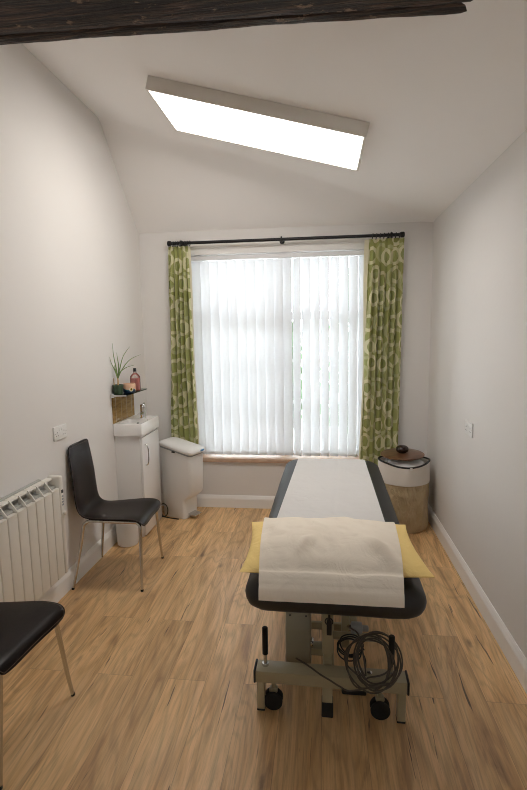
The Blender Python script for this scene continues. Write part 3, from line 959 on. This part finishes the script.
# ------------------------------------------------------------------ chairs
def make_chair(label, loc, rz):
    ch = thing('side_chair', label, 'chair', loc, rz, 'dark leather side chairs')
    P = [(.240, .404), (.238, .420), (.230, .435), (.212, .447), (.18, .4545), (.13, .457), (.05, .453), (-.05, .448), (-.115, .447), (-.155, .454), (-.182, .474), (-.197, .505), (-.204, .55), (-.209, .61), (-.214, .68), (-.222, .76), (-.231, .83), (-.238, .885), (-.2395, .907)]
    path = smooth_path([Vector((a, 0, b)) for a, b in P], 4)
    n_ = len(path)
    ls = [0]
    for a, b in zip(path, path[1:]): ls.append(ls[-1] + (b - a).length)
    T = ls[-1]
    def half(s):
        w = interp([(0, .200), (.07, .205), (.16, .200), (.30, .184), (.42, .166), (.50, .160), (.60, .162), (.75, .158), (1.0, .142)], s / T)
        # rounded corners
        rc = .045 if s < T / 2 else .028
        for d in (s, T - s):
            if d < rc: w -= rc - math.sqrt(max(0, rc * rc - (rc - d) ** 2))
        return w
    NW = 10
    tops, bots = [], []
    th = .010
    for i, p in enumerate(path):
        d = (path[min(i + 1, n_ - 1)] - path[max(i - 1, 0)]).normalized()
        nr = Vector((d.z, 0, -d.x))
        if nr.z < 0 and nr.x < 0: nr = -nr
        # normal pointing to the sitter side (up / forward)
        if i < n_ // 2 and nr.z < 0: nr = -nr
        if i >= n_ // 2 and nr.x < 0: nr = -nr
        w = half(ls[i])
        ring = []
        for k in range(NW + 1):
            t = k / NW * 2 - 1
            dish = -.008 * (1 - t * t)
            q = p + Vector((0, w * t, 0)) + nr * (dish + th * (1 - abs(t) ** 8 * .7))
            ring.append(q)
        for k in range(NW, -1, -1):
            t = k / NW * 2 - 1
            dish = -.008 * (1 - t * t)
            q = p + Vector((0, w * t * .992, 0)) + nr * (dish - th * (1 - abs(t) ** 8 * .7))
            ring.append(q)
        tops.append(ring)
    bm = bmesh.new(); loft(bm, tops)
    # split seat and backrest at the bend
    obj_all = bm
    cut = next(i for i, p in enumerate(path) if p.z > .48 and p.x < -.1)
    bmesh.ops.delete(bm, geom=list(bm.verts), context='VERTS')
    loft(bm, tops[:cut + 1]); obj('seat', bm, M['leather'], ch, smooth=60)
    bm = bmesh.new(); loft(bm, tops[cut:]); obj('backrest', bm, M['leather'], ch, smooth=60)
    # stitched edge
    st = []
    for i in range(3, n_ - 3): st.append(tops[i][0] + (tops[i][1] - tops[i][0]) * .25 + Vector((0, 0, 0)))
    en = [tops[n_ - 4][k] for k in range(1, NW)]
    st2 = [tops[i][NW] + (tops[i][NW - 1] - tops[i][NW]) * .25 for i in range(n_ - 4, 2, -1)]
    fr = [tops[3][k] for k in range(NW - 1, 0, -1)]
    bm = bmesh.new(); tube(bm, st + en + st2 + fr, .0014, 5, closed=True)
    obj('stitching', bm, M['stitch'], ch)
    for s in (-1, 1):
        rear_top = Vector((-.095, s * .150, .4275)); front_top = Vector((.165, s * .160, .4275))
        bm = bmesh.new(); tube(bm, [rear_top, front_top], .0118, 12); obj('seat_rail', bm, M['nickel'], ch)
        pr = [rear_top, (-.125, s * .151, .4265), (-.150, s * .154, .414), (-.163, s * .158, .39), (-.178, s * .175, .28), (-.204, s * .200, .12), (-.2245, s * .224, .004)]
        pf = [front_top, (.19, s * .1605, .425), (.206, s * .163, .41), (.2115, s * .167, .385), (.216, s * .182, .28), (.221, s * .206, .12), (.226, s * .226, .004)]
        for q in (pr, pf):
            bm = bmesh.new(); pth = smooth_path(q, 5); m_ = len(pth)
            tube(bm, pth, [.0118 - .0035 * sstep(.3, 1, i / m_) for i in range(m_)], 12)
            lg = obj('leg', bm, M['nickel'], ch)
            bm = bmesh.new(); e = Vector(q[-1]); cyl(bm, (e.x, e.y, 0), (e.x, e.y, .014), .0092, 12, .002)
            obj('foot_tip', bm, M['rubber'], lg)
    for xx in (-.06, .13):
        bm = bmesh.new(); tube(bm, [(xx, -.157, .4275), (xx, .157, .4275)], .008, 10)
        obj('cross_rail', bm, M['nickel'], ch)
    return ch
chA = make_chair('dark leather chair facing the couch, between radiator and washbasin', (-1.357, 2.935, 0), math.radians(2.5))
chB = copy_tree(chA)
chB.location = (-1.350, 1.632, 0); chB.rotation_euler = (0, 0, math.radians(-4.0))
chB['label'] = 'nearest dark leather chair in front of the radiator, cut by the frame'

# ------------------------------------------------------------------ radiator
rad = thing('radiator', 'white electric radiator with vertical sections on the left wall', 'radiator', (L, 2.0, .2))
XF = -1.507
RY1 = 2.522
pitch = .0775
bm = bmesh.new(); box(bm, (L + .028, RY1 - 8 * pitch + .004, .215), (XF - .028, RY1 - .002, .745), .002); obj('core', bm, M['rad_grey'], rad, world=True)
for k in range(8):
    ya = RY1 - (k + 1) * pitch + .002; yb_ = RY1 - k * pitch - .002
    bm = bmesh.new()
    # front face plate, rounded at its sides
    rgs = []
    for inset, xx in ((0, XF - .026), (0, XF - .008), (.003, XF - .002), (.008, XF)):
        rgs.append([Vector((xx, ya + inset, .20 + inset)), Vector((xx, yb_ - inset, .20 + inset)), Vector((xx, yb_ - inset, .730)), Vector((xx, ya + inset, .730))])
    loft(bm, rgs)
    # top cap, sloping forward
    prism(bm, [(L + .026, .776), (XF - .046, .776), (XF - .043, .780), (XF - .046, .790), (L + .026, .792)], lambda a, b: (a, ya, b), lambda a, b: (a, yb_, b))
    # web
    prism(bm, [(XF - .050, .72), (XF - .004, .72), (XF - .004, .732), (XF - .045, .788), (XF - .050, .788)], lambda a, b: (a, ya, b), lambda a, b: (a, ya + .007, b))
    obj('radiator_section', bm, M['rad_white'], rad, world=True, smooth=40)
bm = bmesh.new()
box(bm, (L + .022, RY1, .20), (XF + .004, RY1 + .034, .800), .012, 3)
ep = obj('end_panel', bm, M['rad_white'], rad, world=True)
bm = bmesh.new(); box(bm, (XF + .0025, RY1 + .009, .695), (XF + .0055, RY1 + .026, .715), .001); obj('display', bm, M['black_plastic'], rad, world=True)
bm = bmesh.new(); 
for k in range(4): box(bm, (XF + .0025, RY1 + .010, .62 + k * .017), (XF + .0052, RY1 + .025, .630 + k * .017), .001)
obj('button_row', bm, M['seal'], rad, world=True)
bm = bmesh.new(); cyl(bm, (XF + .003, RY1 + .018, .575), (XF + .022, RY1 + .018, .575), .012, 18, .003); obj('thermostat_knob', bm, M['rad_white'], rad, world=True)
for yy in (2.0, 2.35):
    for zz in (.30, .66):
        bm = bmesh.new(); box(bm, (L, yy, zz), (L + .03, yy + .03, zz + .05), .002)
        obj('wall_bracket', bm, M['rad_white'], rad, world=True)
bm = bmesh.new(); prism(bm, [(L + .004, .775), (L + .022, .775), (L + .022, .793), (L + .004, .797)], lambda a, b: (a, RY1 - 8 * pitch, b), lambda a, b: (a, RY1 - .05, b)); obj('back_plate', bm, M['rad_grey'], rad, world=True)

# ------------------------------------------------------------------ sockets
def socket(label, x, y, z, s):
    t = thing('wall_socket', label, 'socket', (x, y, z), 0 if s > 0 else PI, 'double wall sockets')
    bm = bmesh.new(); box(bm, (0, -.073, -.043), (.009, .073, .043), .003, 3); obj('faceplate', bm, M['plastic_white'], t)
    for q in (-.034, .034):
        bm = bmesh.new(); box(bm, (.006, q * .35 - .006, .012), (.0115, q * .35 + .006, .032), .0015); obj('switch', bm, M['plastic_white'], t)
        for dy, dz, ww, hh_ in ((0, .006, .004, .008), (-.011, -.016, .0065, .004), (.011, -.016, .0065, .004)):
            bm = bmesh.new(); yq = q * 1.12
            box(bm, (.0086, yq + dy - ww / 2, dz - hh_ / 2), (.0096, yq + dy + ww / 2, dz + hh_ / 2)); obj('pin_slot', bm, M['slot'], t)
    for q in (-.062, .062):
        bm = bmesh.new(); cyl(bm, (.008, q, 0), (.0097, q, 0), .0032, 10); obj('screw', bm, M['nickel'], t)
socket('white double wall socket above the dark leather chair', L, 2.731, 1.015, 1)
socket('white double wall socket on the bare wall above the hamper', R, 3.065, .993, -1)

# ------------------------------------------------------------------ vanity unit with basin
van = thing('vanity_unit', 'slim white gloss washbasin cabinet with one door', 'cabinet', (L, 3.69, 0))
bm = bmesh.new(); box(bm, (L + .001, 3.505, .02), (-1.405, 3.882, .826), .002); obj('carcass', bm, M['gloss_white'], van, world=True)
bm = bmesh.new(); box(bm, (L + .001, 3.515, 0), (-1.408, 3.875, .03), .001); obj('plinth', bm, M['gloss_white'], van, world=True)
bm = bmesh.new(); box(bm, (-1.403, 3.505, .018), (-1.384, 3.882, .806), .003); dr = obj('door', bm, M['gloss_white'], van, world=True)
bm = bmesh.new()
hy = 3.560
tube(bm, smooth_path([(-1.386, hy, .745), (-1.372, hy, .742), (-1.362, hy, .725), (-1.358, hy, .66), (-1.362, hy, .60), (-1.372, hy, .583), (-1.386, hy, .58)], 5), .006, 10)
obj('handle', bm, M['chrome'], dr, world=True, label='curved chrome handle')

bas = thing('washbasin', 'small white rectangular washbasin on top of the slim cabinet', 'washbasin', (L, 3.69, .827))
bm = bmesh.new()
bx0, bx1, by0, by1 = L + .001, -1.377, 3.488, 3.892
ix0, ix1, iy0, iy1 = L + .030, -1.395, 3.515, 3.722
zt = .922
rg = [rrect(bx0, bx1, by0, by1, .006, .828, 4), rrect(bx0, bx1, by0, by1, .010, zt - .006, 4), rrect(bx0 + .004, bx1 - .004, by0 + .004, by1 - .004, .010, zt, 4),
      rrect(ix0, ix1, iy0, iy1, .03, zt, 4), rrect(ix0 + .006, ix1 - .006, iy0 + .006, iy1 - .006, .03, zt - .008, 4),
      rrect(ix0 + .016, ix1 - .016, iy0 + .02, iy1 - .016, .03, zt - .07, 4), rrect(ix0 + .05, ix1 - .05, iy0 + .06, iy1 - .05, .03, zt - .082, 4)]
loft(bm, rg); obj('bowl', bm, M['ceramic'], bas, world=True, smooth=40)
bm = bmesh.new(); cyl(bm, (-1.49, iy1 - .013, zt - .034), (-1.49, iy1 - .020, zt - .036), .013, 18); ovf = obj('overflow_ring', bm, M['chrome'], bas, world=True)
bm = bmesh.new(); cyl(bm, (-1.49, iy1 - .018, zt - .034), (-1.49, iy1 - .022, zt - .036), .009, 18); obj('overflow_hole', bm, M['slot'], bas, world=True)
bm = bmesh.new(); lathe(bm, [(.002, 0), (.02, 0), (.022, .003), (.016, .004), (.002, .002)], 20, (-1.49, 3.63, zt - .081)); obj('waste', bm, M['chrome'], bas, world=True)

tap = thing('mixer_tap', 'chrome lever mixer tap standing on the small washbasin', 'tap', (-1.465, 3.762, zt))
bm = bmesh.new(); lathe(bm, [(.002, 0), (.027, 0), (.027, .006), (.022, .010), (.0215, .012), (.0215, .088), (.002, .089)], 24); obj('body', bm, M['chrome'], tap)
bm = bmesh.new()
rgs = []
for t_, yy, zz in ((0, -.01, .050), (.5, -.05, .048), (1, -.095, .042)):
    rgs.append([Vector((q.x, yy, zz + q.y)) for q in rrect(-.014, .014, -.010, .010, .008, 0, 4)])
loft(bm, rgs); cyl(bm, (0, -.084, .030), (0, -.084, .040), .009, 12); obj('spout', bm, M['chrome'], tap, smooth=40)
bm = bmesh.new(); lathe(bm, [(.002, .090), (.022, .090), (.022, .108), (.017, .116), (.002, .118)], 24)
box(bm, (-.008, -.012, .112), (.008, .04, .120), .003, rot=Matrix.Rotation(math.radians(14), 4, 'X')); obj('lever', bm, M['chrome'], tap)

# splashback tiles and glass shelf
bm = bmesh.new(); box(bm, (L, 3.492, .9235), (L + .010, 3.908, 1.132), .001)
sb = obj('splashback', bm, M['tiles'], smooth=0)
tag(sb, 'brown strip tiled splashback behind the washbasin', 'splashback')
SZ = 1.150
sh = thing('glass_shelf', 'dark glass wall shelf with chrome edge above the washbasin', 'shelf', (L, 3.69, SZ))
bm = bmesh.new(); box(bm, (L + .004, 3.468, SZ - .006), (-1.476, 3.912, SZ + .002), .001); obj('glass', bm, M['shelfglass'], sh, world=True, smooth=0)
bm = bmesh.new(); box(bm, (L + .004, 3.455, SZ - .010), (-1.474, 3.468, SZ + .004), .002); obj('edge_rail', bm, M['nickel'], sh, world=True)
for yy in (3.475, 3.895):
    bm = bmesh.new(); box(bm, (L, yy - .008, SZ - .020), (L + .03, yy + .008, SZ + .012), .002); obj('bracket', bm, M['chrome'], sh, world=True)
TOP = SZ + .0022

pl = thing('potted_plant', 'grassy potted plant in a dark green pot on the glass shelf', 'plant', (-1.562, 3.522, TOP))
bm = bmesh.new(); lathe(bm, [(.002, 0), (.030, 0), (.032, .003), (.040, .066), (.042, .068), (.042, .074), (.037, .074), (.036, .060), (.002, .060)], 28); obj('pot', bm, M['pot'], pl)
bm = bmesh.new(); lathe(bm, [(.002, .058), (.0365, .058), (.030, .066), (.002, .068)], 20); obj('soil', bm, M['soil'], pl)
bm = bmesh.new(); tube(bm, [(0, 0, .06), (.001, 0, .10), (0, .002, .135)], [.007, .006, .004], 8); obj('stem', bm, M['stick'], pl)
bm = bmesh.new()
leaves = [((-.008, .0, .20), (-.028, .01, .30), (-.032, .01, .395)), ((-.012, -.01, .18), (-.035, -.02, .24), (-.042, -.03, .29)), ((.015, .01, .19), (.040, .03, .29), (.085, .06, .365)),
          ((.02, -.01, .165), (.07, 0, .205), (.135, .02, .225)), ((-.01, .01, .16), (-.032, .03, .20), (-.040, .04, .225)), ((.02, .03, .18), (.07, .08, .26), (.14, .14, .30)), ((.004, .02, .2), (-.006, .03, .27), (-.02, .05, .32))]
for a in leaves:
    pth = smooth_path([(0, 0, .12)] + [Vector(q) for q in a], 6)
    m_ = len(pth)
    wd = [.0042 * (1 - (i / (m_ - 1)) ** 1.6) + .0006 for i in range(m_)]
    rgs = []
    for i, p in enumerate(pth):
        d = (pth[min(i + 1, m_ - 1)] - pth[max(i - 1, 0)]).normalized()
        s_ = d.cross(Vector((.3, -1, .2))).normalized(); n2_ = d.cross(s_)
        rgs.append([p + s_ * wd[i], p + n2_ * .0009, p - s_ * wd[i], p - n2_ * .0009])
    loft(bm, rgs)
obj('foliage', bm, M['leaf'], pl, smooth=60)
bm = bmesh.new(); tube(bm, [(-.022, -.015, .05), (-.026, -.018, .125)], .0028, 6); obj('plant_stick', bm, M['stick'], pl)

cu = thing('painted_cup', 'small peach and navy painted cup between plant and pink bottle', 'cup', (-1.512, 3.615, TOP))
bm = bmesh.new(); lathe(bm, [(.002, 0), (.040, 0), (.046, .004), (.050, .018), (.051, .045), (.049, .070), (.047, .074), (.044, .072), (.045, .062), (.002, .060)], 36); obj('cup_body', bm, M['cup'], cu)
bm = bmesh.new(); lathe(bm, [(.002, .0605), (.044, .0605), (.044, .064), (.002, .066)], 24); obj('filling', bm, M['wax'], cu)
ang = math.radians(-50)
for nm, r_, d_, mt, dz in (('motif', .016, .0512, 'white_glaze', 0), ('motif', .011, .0520, 'yellow', .001), ('motif', .006, .0528, 'black_plastic', .003)):
    bm = bmesh.new()
    cdir = Vector((math.cos(ang), math.sin(ang), 0))
    cc_ = Vector((0, 0, .030 + dz)) + cdir * (d_ - .004)
    cyl(bm, cc_ - cdir * .006, cc_ + cdir * .0035, r_, 20); obj(nm, bm, M[mt], cu)
bm = bmesh.new()

bo_ = thing('soap_bottle', 'clear glass bottle of pink liquid with black cap on the shelf', 'bottle', (-1.512, 3.745, TOP))
bm = bmesh.new(); lathe(bm, [(.002, 0), (.036, 0), (.040, .004), (.041, .02), (.041, .105), (.037, .122), (.024, .138), (.013, .146), (.012, .160), (.002, .160)], 28); obj('glass_body', bm, M['bottleglass'], bo_, smooth=50)
bm = bmesh.new(); lathe(bm, [(.002, .004), (.035, .004), (.038, .008), (.038, .100), (.036, .104), (.002, .104)], 28); obj('liquid', bm, M['pink'], bo_, smooth=50, label='pink liquid')
bm = bmesh.new(); lathe(bm, [(.002, .158), (.0125, .158), (.0125, .182), (.010, .186), (.002, .186)], 18); obj('cap', bm, M['black_plastic'], bo_)
bm = bmesh.new()

# ------------------------------------------------------------------ bins
wb = thing('waste_bin', 'small round white waste bin beside the cabinet under the chair', 'bin', (-1.488, 3.385, 0))
bm = bmesh.new(); lathe(bm, [(.002, 0), (.070, 0), (.076, .006), (.080, .03), (.091, .24), (.093, .25), (.090, .252), (.087, .246), (.078, .02), (.002, .012)], 36); obj('bucket', bm, M['plastic_white'], wb)
bm = bmesh.new()
cyl(bm, (.086, -.01, .205), (.096, -.012, .205), .012, 12, .002); obj('rim_clip', bm, M['plastic_white'], wb)

pb = thing('pedal_bin', 'tall white plastic pedal bin in the corner by the curtain', 'bin', (-1.262, 4.020, 0), math.radians(-22))
bm = bmesh.new()
rg = []
for z, xf, xb, hy_ in ((0, .125, -.112, .092), (.006, .130, -.115, .095), (.15, .130, -.119, .097), (.172, .132, -.119, .0975), (.215, .185, -.120, .099), (.24, .200, -.121, .0995), (.40, .204, -.123, .102), (.555, .208, -.127, .104), (.575, .206, -.127, .103)):
    zadd = lambda p: .012 * max(0, (.2 - p.x)) if z > .5 else 0
    r_ = rrect(xb, xf, -hy_, hy_, .028, z, 5)
    if z > .5:
        for p in r_: p.z += .115 * (.2 - p.x) / .35 * .55
    rg.append(r_)
loft(bm, rg); obj('bin_body', bm, M['plastic_white'], pb, smooth=30)
def slope(r_):
    for p in r_: p.z += .115 * (.2 - p.x) / .35 * .55
    return r_
bm = bmesh.new(); loft(bm, [slope(rrect(-.127, .214, -.107, .107, .03, .572, 5)), slope(rrect(-.128, .217, -.109, .109, .03, .580, 5)), slope(rrect(-.128, .217, -.109, .109, .03, .590, 5))]); obj('rim', bm, M['seal'], pb, smooth=30, label='grey plastic rim')
bm = bmesh.new()
rg = []
for z, g in ((.588, .0), (.596, -.004), (.612, -.003), (.622, .006), (.630, .022), (.634, .05)):
    rg.append(slope(rrect(-.130 + g, .226 - g, -.112 + g, .112 - g, .034, z + (.012 if g < .03 else .014) * 0, 5)))
loft(bm, rg); ld = obj('bin_lid', bm, M['plastic_white'], pb, smooth=40)
bm = bmesh.new(); box(bm, (.2245, .025, .594), (.2305, .075, .6095), .001); obj('blue_sticker', bm, M['blue'], ld, label='small blue sticker')
bm = bmesh.new(); box(bm, (.02, -.113, .592), (.055, -.105, .606), .003); obj('side_latch', bm, M['black_plastic'], pb, label='black latch')
bm = bmesh.new()
box(bm, (.10, -.050, .030), (.205, .050, .040), .004, rot=Matrix.Rotation(math.radians(6), 4, 'Y')); box(bm, (.12, -.03, .004), (.185, .03, .024), .003)
obj('pedal', bm, M['nickel'], pb, label='metal pedal')

bc = thing('black_cord', 'loop of black cord between the cabinet and the pedal bin', 'cord', (-1.40, 3.95, 0))
pts = [(-1.50, 3.955, .005), (-1.43, 3.945, .005), (-1.385, 3.93, .006), (-1.352, 3.925, .03), (-1.345, 3.925, .08), (-1.362, 3.925, .118), (-1.392, 3.925, .125), (-1.415, 3.928, .10), (-1.415, 3.93, .05), (-1.385, 3.925, .012), (-1.33, 3.91, .0055), (-1.28, 3.895, .0055), (-1.235, 3.885, .0055)]
bm = bmesh.new(); tube(bm, smooth_path(pts, 6), .005, 8); obj('cord', bm, M['cable_black'], bc, world=True)

# ------------------------------------------------------------------ garden beyond the window
bm = bmesh.new(); box(bm, (-9, -14, -.35), (9, 16, -.125))  # made-up paving, pale so the lower blind gets bounced daylight
g = obj('ground', bm, M['paving'], smooth=0); tag(g, 'made-up paved ground outside, pale to bounce daylight onto the blind', 'ground', kind='structure')
def bush(label, cx, cy, w_, h_, seed, n):
    rr = random.Random(seed)
    t = thing('garden_shrub', label, 'shrub', (cx, cy, -.124), 0, 'shrubs outside the window')
    bm = bmesh.new()
    for k in range(n):
        a = rr.uniform(0, 2 * PI); q = rr.random() ** .5
        zz = rr.uniform(.1, 1) * h_
        wz = w_ * (1 - (zz / h_) ** 2 * .7)
        p = Vector((math.cos(a) * q * wz, math.sin(a) * q * wz * .6, zz))
        s = rr.uniform(.05, .11)
        n_ = Vector((rr.uniform(-1, 1), rr.uniform(-1, 1), rr.uniform(-.2, 1))).normalized()
        u_ = n_.orthogonal().normalized(); v_ = n_.cross(u_)
        vs = [bm.verts.new(p + u_ * s), bm.verts.new(p + v_ * s * .45 + n_ * .01), bm.verts.new(p - u_ * s), bm.verts.new(p - v_ * s * .45 + n_ * .01)]
        bm.faces.new(vs)
    obj('foliage', bm, M['hedge'], t, smooth=0)
    bm = bmesh.new(); tube(bm, [(0, 0, 0), (.02, 0, h_ * .5), (0, .02, h_ * .85)], [.05, .04, .015], 8); obj('trunk', bm, M['knobwood'], t)
bush('green shrub seen between blind slats nearest the hamper side curtain', .55, 7.2, .65, 2.6, 1, 1500)
bush('green shrub seen between blind slats near the window middle', -.55, 8.6, .40, 1.9, 2, 700)

# ------------------------------------------------------------------ light, world, camera
w = bpy.data.worlds.new('overcast_sky'); sc.world = w; w.use_nodes = True
bg = w.node_tree.nodes['Background']; bg.inputs[0].default_value = (.90, .95, 1.03, 1); bg.inputs[1].default_value = 5.0

cam = bpy.data.cameras.new('camera'); co = bpy.data.objects.new('camera', cam); COL.objects.link(co)
yaw, pit, roll = .1211, .1275, -.0158
Fv = Vector((-math.sin(yaw) * math.cos(pit), math.cos(yaw) * math.cos(pit), -math.sin(pit)))
r_ = Vector((math.cos(yaw), math.sin(yaw), 0)); u_ = r_.cross(Fv)
cR = r_ * math.cos(roll) + u_ * math.sin(roll); cU = -r_ * math.sin(roll) + u_ * math.cos(roll)
mw = Matrix((cR, cU, -Fv)).transposed().to_4x4(); mw.translation = (0, 0, 1.6)
co.matrix_world = mw
cam.sensor_fit = 'HORIZONTAL'; cam.sensor_width = 36; cam.lens = 36 * 478.07 / 527; cam.clip_start = .02
sc.camera = co
sc.view_settings.view_transform = 'Standard'; sc.view_settings.look = 'None'; sc.view_settings.gamma = 1; sc.view_settings.use_curve_mapping = False
sc.view_settings.exposure = 0.94
sc.cycles.use_denoising = True
sc.cycles.max_bounces = 10; sc.cycles.diffuse_bounces = 6; sc.cycles.transparent_max_bounces = 12
sc.cycles.sample_clamp_indirect = 8
sc.cycles.filter_width = 1.0
